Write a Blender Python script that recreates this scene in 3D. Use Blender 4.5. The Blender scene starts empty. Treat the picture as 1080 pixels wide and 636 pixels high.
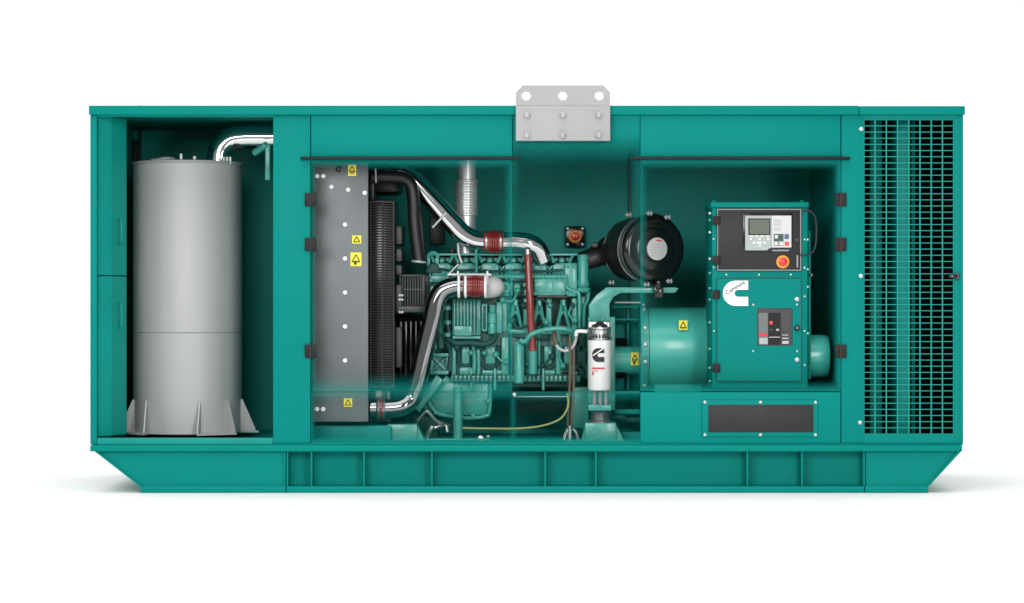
import bpy, bmesh, math, random
from mathutils import Vector, Matrix
random.seed(7)
C = bpy.context.scene
col = C.collection
PI = math.pi
D = 13.6            # camera distance to the front plane of the enclosure (metres)
K = 185.0           # photo pixels per metre on that plane
HZ = (520 - 318) / K

def sc(Y): return (D + Y) / D / K
def X(px, Y=0): return (px - 540) * sc(Y)
def Z(py, Y=0): return HZ + (318 - py) * sc(Y)
def at(px, py, Y=0): return Vector((X(px, Y), Y, Z(py, Y)))

# ------------------------------------------------------------------ materials
MATS = {}
def mat(name, colr, rough=.5, metal=0., coat=0., bump=0., bscale=40., var=0.06, vscale=6., spec=.5, stretch=None, emis=None):
    m = bpy.data.materials.new(name); m.use_nodes = True
    nt = m.node_tree; b = nt.nodes['Principled BSDF']
    b.inputs['Roughness'].default_value = rough; b.inputs['Metallic'].default_value = metal
    b.inputs['Coat Weight'].default_value = coat; b.inputs['Coat Roughness'].default_value = .12
    b.inputs['Specular IOR Level'].default_value = spec
    tc = nt.nodes.new('ShaderNodeTexCoord')
    src = tc.outputs['Object']
    if stretch:
        mp = nt.nodes.new('ShaderNodeMapping'); mp.inputs['Scale'].default_value = stretch
        nt.links.new(src, mp.inputs['Vector']); src = mp.outputs['Vector']
    n = nt.nodes.new('ShaderNodeTexNoise'); n.inputs['Scale'].default_value = vscale; n.inputs['Detail'].default_value = 5
    nt.links.new(src, n.inputs['Vector'])
    r = nt.nodes.new('ShaderNodeMapRange')
    r.inputs['From Min'].default_value = .3; r.inputs['From Max'].default_value = .7
    r.inputs['To Min'].default_value = 1 - var; r.inputs['To Max'].default_value = 1 + var
    nt.links.new(n.outputs['Fac'], r.inputs['Value'])
    mx = nt.nodes.new('ShaderNodeVectorMath'); mx.operation = 'SCALE'
    mx.inputs[0].default_value = colr[:3]
    nt.links.new(r.outputs['Result'], mx.inputs['Scale'])
    nt.links.new(mx.outputs['Vector'], b.inputs['Base Color'])
    r2 = nt.nodes.new('ShaderNodeMapRange')
    r2.inputs['From Min'].default_value = .3; r2.inputs['From Max'].default_value = .7
    r2.inputs['To Min'].default_value = max(.02, rough * .85); r2.inputs['To Max'].default_value = min(1, rough * 1.15)
    nt.links.new(n.outputs['Fac'], r2.inputs['Value']); nt.links.new(r2.outputs['Result'], b.inputs['Roughness'])
    if bump:
        n2 = nt.nodes.new('ShaderNodeTexNoise'); n2.inputs['Scale'].default_value = bscale; n2.inputs['Detail'].default_value = 3
        nt.links.new(src, n2.inputs['Vector'])
        bp = nt.nodes.new('ShaderNodeBump'); bp.inputs['Strength'].default_value = bump; bp.inputs['Distance'].default_value = .004
        nt.links.new(n2.outputs['Fac'], bp.inputs['Height']); nt.links.new(bp.outputs['Normal'], b.inputs['Normal'])
    MATS[name] = m
    return m

TEAL = mat('teal_paint', (.001, .205, .177), .5, coat=0, bump=.04, bscale=160, var=.03, vscale=2, spec=.06)
TEALI = mat('teal_inner_paint', (.001, .24, .205), .5, var=.05, vscale=3, bump=.05, bscale=90, spec=.2)
DCHR = mat('dark_chrome', (.26, .265, .27), .05, metal=1, var=.01)
MESHM = mat('mesh_green', (.010, .27, .225), .5, spec=.15, var=.05)
BBOLT = mat('bracket_bolt', (.36, .36, .37), .32, metal=.4)
DRUM = mat('drum_black', (.012, .0125, .013), .34, var=.1, spec=.6)
FINS = mat('fin_black', (.016, .017, .018), .5, spec=.3)
BRIGHT = mat('polished_steel', (.72, .74, .74), .3, metal=.65, var=.02)
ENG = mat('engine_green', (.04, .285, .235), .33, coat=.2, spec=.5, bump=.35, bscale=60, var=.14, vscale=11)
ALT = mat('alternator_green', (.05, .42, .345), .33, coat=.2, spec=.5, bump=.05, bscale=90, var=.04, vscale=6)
ENGM = mat('engine_half_shade_green', (.008, .085, .07), .45, bump=.3, bscale=60, var=.15, vscale=9)  # darker copy of the engine green, shade between castings painted in
ENGD = mat('engine_dark_and_shade_green', (.006, .062, .052), .5, spec=.3, bump=.3, bscale=60, var=.15, vscale=9)  # darkest engine green: crevice shade painted in, also dark hoses and joints
CHROME = mat('chrome', (.6, .61, .615), .1, metal=1, var=.01, spec=.1)
SILV = mat('cast_silver', (.42, .43, .43), .34, metal=1, bump=.2, bscale=90)
BOLT = mat('zinc_bolt', (.5, .53, .52), .34, metal=.4, var=.03)
STEEL = mat('silencer_steel', (.39, .39, .395), .52, metal=.2, spec=.3, var=.03, vscale=4, stretch=(5, 5, .3))
GALV = mat('radiator_plate', (.13, .145, .148), .45, metal=.35, var=.05, vscale=7, bump=.04, bscale=140)
BRKT = mat('bracket_grey', (.36, .36, .36), .55, metal=0, spec=.2, var=.02, bump=.03, bscale=150)
BLACK = mat('black_plastic', (.005, .0055, .006), .2, var=.1)
RUBBER = mat('black_rubber', (.009, .0095, .01), .36, spec=.4, var=.2, bump=.12, bscale=90)
DARK = mat('dark_grey_panel', (.019, .0195, .021), .5, spec=.3, var=.06, bump=.06, bscale=200)
CHAR = mat('charcoal_metal', (.032, .034, .036), .45, metal=.2, var=.1)
MATBLK = mat('matte_black', (.003, .004, .004), .95, var=.3, vscale=60, spec=.1)  # matte black: paints in chamber and slot shade, also covers dark boxes
BRKGREY = mat('breaker_grey', (.13, .14, .14), .5)
MOUNT = mat('dark_mount', (.16, .17, .17), .3, metal=.7)
HINGE = mat('hinge_black', (.009, .009, .01), .5, spec=.25, var=.1, bump=.1, bscale=120)
HPIN = mat('hinge_pin', (.035, .01, .01), .5)
RED = mat('red_silicone', (.2, .016, .013), .3, coat=.6, bump=.1, bscale=120, var=.08)
BTN = mat('red_button', (.72, .02, .012), .3, coat=.3, var=.04)
ORANGE = mat('orange_ring', (.85, .33, .05), .4, var=.05)
YEL = mat('yellow_label', (.83, .72, .03), .5, var=.04)
INK = mat('black_ink', (.01, .01, .01), .6)
DISCINK = mat('disc_ink', (.30, .31, .31), .5)
WHITE = mat('white_paint_and_shine', (.83, .83, .83), .4, var=.02)  # plain white paint, also the shine painted onto rivets, clamps and pipe cage
FILT = mat('white_canister', (.76, .77, .76), .28, coat=.3, var=.02)
REDINK = mat('red_ink', (.62, .02, .03), .5)
PLATE = mat('keypad_grey', (.36, .41, .39), .5, var=.03)
PLATE2 = mat('keypad_white', (.58, .59, .58), .5, var=.02)
LCD = mat('lcd_screen', (.075, .09, .062), .4, var=.25, vscale=25)
DGRN = mat('key_dark_green', (.02, .07, .06), .5)
BLUE = mat('key_blue', (.05, .13, .25), .5)
GREY = mat('mid_grey', (.25, .26, .26), .5)
PLGREY = mat('pale_grey', (.46, .46, .45), .5, var=.06)
BROWN = mat('brown_hose', (.10, .075, .05), .45, var=.1)
CABLE = mat('yellow_cable', (.33, .36, .12), .45)
GHOST = {}
def ghost_mat(name, base, k=1.0):
    m = bpy.data.materials.new(name); m.use_nodes = True
    nt = m.node_tree; b = nt.nodes['Principled BSDF']
    b.inputs['Base Color'].default_value = (*base, 1); b.inputs['Roughness'].default_value = .5; b.inputs['Specular IOR Level'].default_value = .06
    a = nt.nodes.new('ShaderNodeAttribute'); a.attribute_name = 'fade'
    n = nt.nodes.new('ShaderNodeTexNoise'); n.inputs['Scale'].default_value = 5
    mm = nt.nodes.new('ShaderNodeMath'); mm.operation = 'MULTIPLY_ADD'; mm.inputs[1].default_value = .01; 
    nt.links.new(n.outputs['Fac'], mm.inputs[0]); mm.inputs[2].default_value = -.005
    ad = nt.nodes.new('ShaderNodeMath'); ad.operation = 'ADD'; ad.use_clamp = True
    nt.links.new(a.outputs['Fac'], ad.inputs[0]); nt.links.new(mm.outputs[0], ad.inputs[1])
    sm = nt.nodes.new('ShaderNodeMapRange'); sm.interpolation_type = 'SMOOTHSTEP'
    sm.inputs['From Min'].default_value = 0.02
    sm.inputs['To Max'].default_value = k
    nt.links.new(ad.outputs[0], sm.inputs['Value']); nt.links.new(sm.outputs['Result'], b.inputs['Alpha'])
    return m
GH = ghost_mat('translucent_teal', (.001, .205, .177))

# ------------------------------------------------------------------ mesh builder
def catmull(pts, n=8):
    pts = [Vector(p) for p in pts]
    if len(pts) < 3: return pts
    P = [pts[0] * 2 - pts[1]] + pts + [pts[-1] * 2 - pts[-2]]
    out = []
    for i in range(1, len(P) - 2):
        p0, p1, p2, p3 = P[i - 1], P[i], P[i + 1], P[i + 2]
        for k in range(n):
            t = k / n
            out.append(.5 * ((2 * p1) + (p2 - p0) * t + (2 * p0 - 5 * p1 + 4 * p2 - p3) * t * t + (3 * p1 - p0 - 3 * p2 + p3) * t ** 3))
    out.append(P[-2]); return out

class MB:
    def __init__(s): s.bm = bmesh.new()
    def box(s, x0, x1, y0, y1, z0, z1, bev=0., mtx=None):
        x0, x1 = min(x0, x1), max(x0, x1); y0, y1 = min(y0, y1), max(y0, y1); z0, z1 = min(z0, z1), max(z0, z1)
        t = bmesh.new()
        v = [t.verts.new((x, y, z)) for x in (x0, x1) for y in (y0, y1) for z in (z0, z1)]
        for f in ((0, 1, 3, 2), (4, 6, 7, 5), (0, 4, 5, 1), (2, 3, 7, 6), (0, 2, 6, 4), (1, 5, 7, 3)):
            t.faces.new([v[i] for i in f])
        bev = min(bev, .45 * min(x1 - x0, y1 - y0, z1 - z0))
        if bev > 0: bmesh.ops.bevel(t, geom=t.edges[:], offset=bev, segments=2, affect='EDGES', profile=.5)
        s._merge(t, mtx); return s
    def p(s, px0, px1, py0, py1, Y0, Y1, bev=.004):
        """box whose front face (at depth Y0) fills the given rectangle of the photo's plane"""
        return s.box(X(px0, Y0), X(px1, Y0), Y0, Y1, Z(py1, Y0), Z(py0, Y0), bev)
    def _merge(s, t, mtx=None):
        if mtx is not None: bmesh.ops.transform(t, matrix=mtx, verts=t.verts[:])
        me = bpy.data.meshes.new('tmp'); t.to_mesh(me); t.free(); s.bm.from_mesh(me); bpy.data.meshes.remove(me)
    def ring_loft(s, rings, cap0=True, cap1=True, closed=False):
        R = [[s.bm.verts.new(v) for v in r] for r in rings]
        n = len(R[0]); m = len(R)
        for i in range(m if closed else m - 1):
            a, b = R[i], R[(i + 1) % m]
            for j in range(n):
                s.bm.faces.new((a[j], a[(j + 1) % n], b[(j + 1) % n], b[j]))
        if not closed:
            if cap0: s.bm.faces.new(R[0][::-1])
            if cap1: s.bm.faces.new(R[-1])
        return s
    def lathe(s, o, axis, prof, seg=28):
        """prof: list of (distance along axis, radius)"""
        a = Vector(axis).normalized(); u = a.orthogonal().normalized(); w = a.cross(u); o = Vector(o)
        rings = []
        for d, r in prof:
            r = max(r, 1e-4)
            rings.append([o + a * d + (u * math.cos(2 * PI * k / seg) + w * math.sin(2 * PI * k / seg)) * r for k in range(seg)])
        return s.ring_loft(rings)
    def cyl(s, a, b, r, r2=None, seg=20, bev=0):
        a, b = Vector(a), Vector(b); L = (b - a).length; r2 = r if r2 is None else r2
        if bev: return s.lathe(a, b - a, [(0, r - bev), (bev, r), (L - bev, r2), (L, r2 - bev)], seg)
        return s.lathe(a, b - a, [(0, r), (L, r2)], seg)
    def tube(s, pts, r, seg=14, n=8, smooth=True):
        pts = catmull(pts, n) if smooth else [Vector(p) for p in pts]
        m = len(pts); tang = []
        for i in range(m):
            tang.append((pts[min(i + 1, m - 1)] - pts[max(i - 1, 0)]).normalized())
        u = tang[0].orthogonal().normalized(); rings = []
        for i in range(m):
            if i:
                q = tang[i - 1].rotation_difference(tang[i]); u = q @ u
            u = (u - tang[i] * u.dot(tang[i])).normalized(); w = tang[i].cross(u)
            rr = r[min(int(i / max(1, m - 1) * (len(r) - 1) + .5), len(r) - 1)] if isinstance(r, (list, tuple)) else r
            rings.append([pts[i] + (u * math.cos(2 * PI * k / seg) + w * math.sin(2 * PI * k / seg)) * rr for k in range(seg)])
        return s.ring_loft(rings)
    def prism(s, poly, y0, y1, mtx=None, bev=0.):
        """poly in the XZ plane, extruded from y0 to y1"""
        t = bmesh.new()
        a = [t.verts.new((x, y0, z)) for x, z in poly]; b = [t.verts.new((x, y1, z)) for x, z in poly]; n = len(poly)
        t.faces.new(a); t.faces.new(b[::-1])
        for i in range(n): t.faces.new((a[i], b[i], b[(i + 1) % n], a[(i + 1) % n]))
        bmesh.ops.recalc_face_normals(t, faces=t.faces[:])
        if bev: bmesh.ops.bevel(t, geom=t.edges[:], offset=bev, segments=2, affect='EDGES', profile=.5)
        s._merge(t, mtx); return s
    def pp(s, pxy, Y0, Y1, bev=0.):
        return s.prism([(X(a, Y0), Z(b, Y0)) for a, b in pxy], Y0, Y1, None, bev)
    def torus(s, c, axis, R, r, seg=32, sg=8, a0=0, a1=2 * PI, ref=None):
        a = Vector(axis).normalized(); c = Vector(c)
        u = Vector(ref).normalized() if ref else a.orthogonal().normalized(); w = a.cross(u)
        full = abs(a1 - a0 - 2 * PI) < 1e-6; rings = []
        for i in range(seg if full else seg + 1):
            t = a0 + (a1 - a0) * i / seg
            e = u * math.cos(t) + w * math.sin(t)
            rings.append([c + e * (R + r * math.cos(2 * PI * k / sg)) + a * r * math.sin(2 * PI * k / sg) for k in range(sg)])
        return s.ring_loft(rings, closed=full)
    def bolt(s, px, py, Y, r=.011, h=.01):
        c = at(px, py, Y)
        s.lathe(c, (0, -1, 0), [(0, r * 1.25), (.003, r * 1.25), (.003, r), (h * .8, r), (h, r * .7)], 12); return s
    def build(s, name, m, parent=None, sharp=.6):
        bm = s.bm
        bmesh.ops.recalc_face_normals(bm, faces=bm.faces[:])
        for f in bm.faces: f.smooth = True
        for e in bm.edges:
            if len(e.link_faces) == 2 and e.calc_face_angle(0) > sharp: e.smooth = False
        me = bpy.data.meshes.new(name); bm.to_mesh(me); bm.free()
        me.materials.append(m)
        o = bpy.data.objects.new(name, me); col.objects.link(o)
        if parent is not None:
            o.parent = parent
            w = Vector((0, 0, 0)); q = parent
            while q is not None: w += q.location; q = q.parent
            o.location = -w
        return o

def thing(name, label, cat, loc=(0, 0, 0), group=None):
    o = bpy.data.objects.new(name, None); col.objects.link(o)
    o.location = loc; o.empty_display_size = .1
    o['label'] = label; o['category'] = cat
    if group: o['group'] = group
    return o

def fade_grid(name, xs, ys, fade, Y, parent, m=GH):
    """sheet on the plane Y with a per-vertex opacity 'fade'; xs, ys in photo pixels; cells with no opacity are left open"""
    bm = bmesh.new(); V = {}
    for i, x in enumerate(xs):
        for j, y in enumerate(ys):
            V[i, j] = bm.verts.new(at(x, y, Y))
    vals = {}
    for i in range(len(xs) - 1):
        for j in range(len(ys) - 1):
            k = [(i, j), (i + 1, j), (i + 1, j + 1), (i, j + 1)]
            if max(fade(xs[a], ys[b]) for a, b in k) > .02:
                bm.faces.new([V[q] for q in k])
    bm.verts.index_update()
    for v in [v for v in bm.verts if not v.link_faces]: bm.verts.remove(v)
    me = bpy.data.meshes.new(name); bm.to_mesh(me); bm.free()
    at_ = me.attributes.new('fade', 'FLOAT', 'POINT')
    for v in me.vertices:
        s_ = sc(Y); px = v.co.x / s_ + 540; py = 318 - (v.co.z - HZ) / s_
        at_.data[v.index].value = fade(px, py)
    me.materials.append(m)
    o = bpy.data.objects.new(name, me); col.objects.link(o)
    o.parent = parent; o.location = -parent.location
    return o

def c_logo(x0, z0, w, h):
    """C emblem outline: round back, two square arms, round-ended slot"""
    P = [(1, 1), (.5, 1)]
    for k in range(1, 16): a = PI / 2 + PI * k / 16; P.append((.5 + .5 * math.cos(a), .5 + .5 * math.sin(a)))
    P += [(.5, 0), (1, 0), (1, .36), (.6, .36)]
    for k in range(1, 8): a = -PI / 2 - PI * k / 8; P.append((.6 + .14 * math.cos(a), .5 + .14 * math.sin(a)))
    P += [(.6, .64), (1, .64)]
    return [(x0 + x * w, z0 + z * h) for x, z in P]

def text(name, body, size, loc, rot, m, parent, bold=.0):
    cu = bpy.data.curves.new('txt', 'FONT'); cu.body = body; cu.size = size; cu.extrude = .0006; cu.offset = bold
    cu.align_x = 'CENTER'; cu.align_y = 'CENTER'
    t = bpy.data.objects.new('txt', cu); col.objects.link(t)
    dg = bpy.context.evaluated_depsgraph_get()
    me = bpy.data.meshes.new_from_object(t.evaluated_get(dg))
    bpy.data.objects.remove(t); bpy.data.curves.remove(cu)
    me.materials.clear(); me.materials.append(m); me.name = name
    me.transform(Matrix.Translation(loc) @ Matrix.Rotation(rot, 4, 'Y') @ Matrix.Rotation(PI / 2, 4, 'X'))
    o = bpy.data.objects.new(name, me); col.objects.link(o)
    o.parent = parent
    w = Vector((0, 0, 0)); q = parent
    while q is not None: w += q.location; q = q.parent
    o.location = -w
    return o

# ------------------------------------------------------------------ setting
FLOORM = mat('studio_floor', (.835, .835, .835), .75, var=.01, spec=.2)
b_ = MB(); b_.box(-40, 40, -5.7, 9, -.05, 0); fl = b_.build('floor', FLOORM); fl['kind'] = 'structure'

# ------------------------------------------------------------------ skid base
sk = thing('skid_base', 'long teal steel skid with sloped ends standing on the white floor under the enclosure', 'skid', (0, .75, 0))
MB().p(95, 1015, 469.6, 476.3, -.012, 1.5, .004).build('top_rail', TEAL, sk)
m = MB()
m.p(148, 301.2, 512.6, 520, 0, .12, .003); m.p(302, 911.6, 513, 520, .002, .12, .003); m.p(912.4, 979, 512.6, 520, 0, .12, .003)
m.build('bottom_rail', TEAL, sk)
m = MB(); m.box(X(302), X(912), .105, .13, Z(512.8), Z(476.5)); m.build('web_panel', TEAL, sk)
for pts in (((102, 476.5), (301, 476.5), (301, 512.5), (148, 512.5)), ((913, 476.5), (1011, 476.5), (979, 512.5), (913, 512.5))):
    MB().pp(pts, .018, .1).build('end_panel', TEAL, sk)
for pts in (((100, 476.4), (103.5, 476.4), (149.5, 512.6), (148, 513.5)), ((1013.5, 476.4), (1010, 476.4), (978, 512.6), (979.3, 513.5))):
    MB().pp(pts, .002, 1.5).build('end_plate', TEAL, sk)
for px in (300.2, 303.0, 328.5, 384, 455.5, 575, 628.4, 788.3, 846, 911.4):
    MB().p(px - .9, px + .9, 476.4, 512.9, .004, .108, .001).build('stiffener', TEAL, sk)
# rear side of the skid, so that the box is closed
m = MB(); m.box(X(148), X(979), 1.4, 1.5, 0, Z(476.4)); m.build('rear_beam', TEAL, sk)
m = MB(); m.p(329, 412, 449, 469.4, .3, .42, .004); m.build('engine_rail', TEALI, sk)
m = MB(); m.p(640, 700, 456, 469.4, .5, .62, .004); m.build('engine_rail', TEALI, sk)
m = MB(); m.p(330, 675, 452, 464, 1.12, 1.2, .004); m.build('rear_rail', TEALI, sk)

# ------------------------------------------------------------------ enclosure
en = thing('generator_enclosure', 'teal steel generator enclosure with cut away doors and open silencer bay', 'enclosure', (0, .75, Z(469)))
P1 = dict(bev=.004)
# roof: sheet + front lip, two sections (the right one slightly lower)
rf = MB()
rf.p(93.5, 906, 111.3, 121, -.02, .02, .005); rf.p(906.4, 1018, 111.8, 121, -.02, .02, .005)
rf.box(X(94), X(1017.5), .02, 1.55, Z(118), Z(113.0), .004)
roof = rf.build('roof', TEAL, en)
for px, g in ((145.5, 1), (175, 0), (297, 0), (521, 0), (695, 0), (868, 0), (941, 0), (987, 0), (345, 0), (433, 0), (781, 0)):
    MB().lathe(Vector((X(px), .06, Z(113.2))), (0, 0, 1), [(0, .012), (.012 if g else .008, .012), (.016 if g else .012, .006)], 10).build('roof_bolt', TEAL if g else GREY, roof)
MB().box(X(95), X(1016), 1.5, 1.54, Z(469), Z(118.2)).build('back_wall', TEALI, en)
m = MB()
m.box(X(147, 1.48), X(288, 1.48), 1.475, 1.498, Z(136.6, 1.48), Z(134.2, 1.48))
m.box(X(147, 1.48), X(148.6, 1.48), 1.475, 1.497, Z(448, 1.48), Z(136.8, 1.48))
m.build('gap_shade_strip', RUBBER, en)  # dark strips painting in the shaded gap along the back wall panel
m = MB()
m.box(X(664, 1.48) - .008, X(664, 1.48) + .008, 1.47, 1.499, Z(460, 1.48), Z(150, 1.48))
m.build('wall_seam', ENGD, en)
# left side wall with its two door leaves seen from inside
lw = MB(); lw.box(X(95), X(97.5), .02, 1.5, Z(469), Z(118.2)); lw.p(95, 102.2, 121.5, 469, 0, .05, .006)
lw = lw.build('side_wall', TEAL, en)
xw = X(97.6)
for (a, b) in ((290.2, 122), (461, 291.2)):
    d = MB(); q = [(xw, .052), (X(102.6, .052), .052), (X(117.6, .13), .13), (X(133, .27), .27), (X(133, .27), .29), (xw, .29)]  # slanted faces shaped so the leaf catches more light
    d.ring_loft([[Vector((x, y, Z(a - .3))) for x, y in q], [Vector((x, y, Z(b))) for x, y in q]]); d = d.build('side_door', TEALI, lw, .3)
    zc = Z(243 if b < 200 else 333); xh = X(125, .19)
    MB().tube([(xh, .20, zc - .075), (xh + .02, .17, zc - .05), (xh + .02, .17, zc + .05), (xh, .20, zc + .075)], .006, 8).build('handle', TEALI, d)
for (a, b) in ((290.2, 126), (458, 291.2)):
    d = MB(); d.box(X(97.6), X(97.6) + .02, .31, 1.3, Z(a - .3), Z(b), .006); d.build('inner_panel', TEALI, lw)
MB().box(X(97.6), X(97.6) + .035, 1.34, 1.47, Z(455), Z(130), .004).build('gap_shade_strip', RUBBER, en)  # dark strip put in for the black gap at the rear corner
# right side wall
MB().box(X(1013.5), X(1016), .04, 1.5, Z(469), Z(118.2)).build('side_wall', TEAL, en)
# floor pan
m = MB(); m.box(X(97), X(1014), .05, 1.5, Z(469.4), Z(468.2)); m.p(102.4, 287.8, 462, 469.2, 0, .05, .004); m.build('floor_pan', TEALI, en)
MB().p(288.2, 1016, 467.4, 469.3, .004, .05, .002).build('bottom_sill', TEAL, en)
# bulkheads
MB().box(X(289), X(293), .05, 1.5, Z(468), Z(121)).build('bulkhead', TEALI, en)
MB().box(X(889), X(893), .05, 1.5, Z(468), Z(121)).build('bulkhead', TEALI, en)
MB().p(102.4, 327, 121.2, 123.0, .0, .04, .002).build('header_strip', TEAL, en)
# front panels
MB().p(288, 327.2, 121.4, 467.2, 0, .035).build('front_panel', TEAL, en)
MB().p(328, 540.2, 121.4, 165.3, 0, .035).build('top_panel', TEAL, en)
MB().p(675.4, 886.6, 121.4, 165.3, 0, .035).build('top_panel', TEAL, en)
lp = MB().p(675.4, 886.6, 413.6, 467.2, 0, .035).build('lower_panel', TEAL, en)
vp = MB().p(740.5, 862.5, 421.8, 460.6, -.012, -.001, .004).build('cover_frame', TEAL, lp)
MB().p(747, 858, 427, 456, -.016, -.0125, .003).build('cover_plate', DARK, lp)
for px in (743.4, 802, 860):
    for py in (424.2, 458.6): MB().bolt(px, py, -.012, .007, .008).build('bolt', BOLT, lp)
# right panel with its opening
rp = MB()
rp.p(887.4, 911, 121.4, 467.2, 0, .035); rp.p(1006, 1016, 121.4, 467.2, 0, .035)
rp.box(X(910.8), X(1006.2), .001, .034, Z(126), Z(121.5), .0); rp.box(X(910.8), X(1006.2), .001, .034, Z(467), Z(458), .0)
rp = rp.build('vent_panel', TEAL, en)
m = MB()
nx = 8
for i in range(nx + 1):
    px = 911.2 + (1006 - 911.2) * i / nx
    m.box(X(px) - .0034, X(px) + .0034, .004, .010, Z(458), Z(126))
n = 51
for j in range(n + 1):
    py = 126.2 + (457.8 - 126.2) * j / n
    m.box(X(911), X(1006), .006, .0105, Z(py) - .0023, Z(py) + .0023)
m.build('vent_mesh', MESHM, rp)
for px, py in ((908.2, 136), (907.8, 291), (907, 445.6)): MB().bolt(px, py, 0, .009, .008).build('bolt', BOLT, rp)
m = MB(); m.lathe(at(1008.6, 291.5, 0), (0, -1, 0), [(0, .02), (.012, .02), (.018, .014)], 18); m.p(1001, 1010, 290, 293, -.02, -.012, .002); m.build('latch', BLACK, rp)
MB().p(1008.2, 1009.0, 126, 464, -.0025, .0, 0).build('seam', TEALI, rp)
# chamber behind the mesh; inner box painted black so its depth reads as shade
m = MB(); m.box(X(894), X(1013), .75, .78, Z(468), Z(121)); m.box(X(893.2), X(895), .06, .75, Z(468), Z(121)); m.box(X(1011), X(1013), .06, .75, Z(468), Z(121)); m.box(X(893.2), X(1013), .06, .78, Z(120.8), Z(119.2)); m.build('shade_lining', MATBLK, en)
for (x0, x1, y0, y1) in ((917, 931, .42, .6), (946.5, 960.5, .2, .6), (961, 966, .52, .7), (999, 1004, .6, .7)):
    m = MB(); m.p(x0, x1, 112, 470, y0, y1, .02); m.build('baffle', TEALI, en)
# gutters and hinges
for a, b in ((317, 549), (664, 897)):
    MB().p(a, b, 165.3, 168.5, -.03, .0, .006).build('rain_gutter', HINGE, en)
for px in (327.5, 886.8):
    for py in (210.5, 257.8, 370.5):
        h = MB(); h.p(px - 6, px - .5, py - 7, py + 7, -.014, -.0005, .003); h.p(px + .5, px + 6, py - 7, py + 7, -.014, -.0005, .003)
        h = h.build('hinge', HINGE, en)
        MB().cyl(at(px, py + 6.8, -.012), at(px, py - 6.8, -.012), .005, seg=10).build('hinge_pin', HPIN, h)
m = MB()
# translucent rims left of the two cut-away doors, the middle panel and the lower panel
def rng(a, b, n): return [a + (b - a) * i / n for i in range(n + 1)]
def clamp(v): return max(0., min(1., v))
def lin(t, a, b): return clamp((t - a) / (b - a))
def door_fade(x0, x1, y0, y1, l, r, t, b, kl, kr, kt, kb):
    def f(x, y):
        return max(kl * (1 - lin(x - x0, 0, l)), kr * (1 - lin(x1 - x, 0, r)), kt * (1 - lin(y - y0, 0, t)), kb * (1 - lin(y1 - y, 0, b)))
    return f
def edges(x0, x1, l, r):
    return sorted(set(rng(x0, x0 + l, 5) + rng(x1 - r, x1, 5)))
d1 = fade_grid('door', edges(328, 540.2, 9, 11), edges(166, 412.6, 14, 22), door_fade(328, 540.2, 166, 412.6, 9, 11, 14, 22, .5, .55, .9, .55), .012, en)
d1['label'] = 'door cut away to a translucent teal rim around the radiator and engine'
d2 = fade_grid('door', edges(675.4, 886.6, 10, 13), edges(166, 412.6, 14, 14), door_fade(675.4, 886.6, 166, 412.6, 10, 9, 14, 12, .52, .75, .95, .7), .012, en)
d2['label'] = 'door cut away to a translucent teal rim around the control cabinet'
def mid_fade(x, y):
    v = 1 - lin(y, 134, 178)
    side = max(1 - lin(x - 541, 0, 12), 1 - lin(675 - x, 0, 18))
    lo = max(.55 * (1 - lin(y, 150, 260)), .22)
    return max(v, side * max(lo, 0))
fade_grid('middle_panel', sorted(set(rng(541, 555, 5) + rng(660, 674.8, 6))), [121.4] + rng(135, 195, 12) + [230, 260, 330, 412.6], mid_fade, .012, en)
def low_fade(x, y):
    v = .5 * (1 - lin(y, 413.4, 429)); s_ = .42 * (1 - lin(abs(x - 541), 0, 7)); b = .75 * lin(y, 459, 467)
    l = .6 * (1 - lin(x, 328, 334)); return max(v, s_, b, l, .15)
fade_grid('lower_cut_panel', sorted(set([328, 331, 334] + rng(533, 549, 6) + [600, 674.8])), sorted(set(rng(413.6, 431, 5) + [445, 459] + rng(461, 467, 3))), low_fade, .013, en)
m = MB(); m.p(328, 675, 413.0, 413.55, .01, .02, 0); m.build('panel_seam', ENGD, en)
MB().bolt(542.5, 416, .01, .008, .008).build('bolt', BOLT, en)
# lifting bracket
hp = [(555, 101), (593.5, 101), (632, 101)]
def holed_plate(px0, px1, py0, py1, Y, th, ch, holes, hr):
    bm = bmesh.new(); s_ = sc(Y)
    out = [(px0, py1), (px1, py1), (px1, py0 + ch), (px1 - ch, py0), (px0 + ch, py0), (px0, py0 + ch)]
    loops = [[(X(a, Y), Z(b, Y)) for a, b in out]]
    for hx, hy in holes:
        loops.append([(X(hx, Y) + hr * math.cos(2 * PI * k / 20), Z(hy, Y) + hr * math.sin(2 * PI * k / 20)) for k in range(20)])
    E = []
    for lp_ in loops:
        vs = [bm.verts.new((x, Y, z)) for x, z in lp_]
        E += [bm.edges.new((vs[i], vs[(i + 1) % len(vs)])) for i in range(len(vs))]
    r = bmesh.ops.triangle_fill(bm, use_beauty=True, use_dissolve=True, edges=E)
    g = bmesh.ops.extrude_face_region(bm, geom=bm.faces[:])
    bmesh.ops.translate(bm, vec=(0, th, 0), verts=[e for e in g['geom'] if isinstance(e, bmesh.types.BMVert)])
    return bm
lb = MB(); lb.bm.free(); lb.bm = holed_plate(544, 643.6, 90, 111.6, -.052, .022, 7.5, hp, .026)
lb.p(544, 643.6, 111.6, 148.4, -.058, -.022, .003)
lb = lb.build('lifting_bracket', BRKT, en, .5)
for px in (555.6, 593.5, 631.5):
    for py in (121.8, 143.2):
        MB().lathe(at(px, py, -.058), (0, -1, 0), [(0, .021), (.006, .021), (.006, .0165), (.021, .0165), (.026, .011)], 14).build('bolt', BBOLT, lb)
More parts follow.
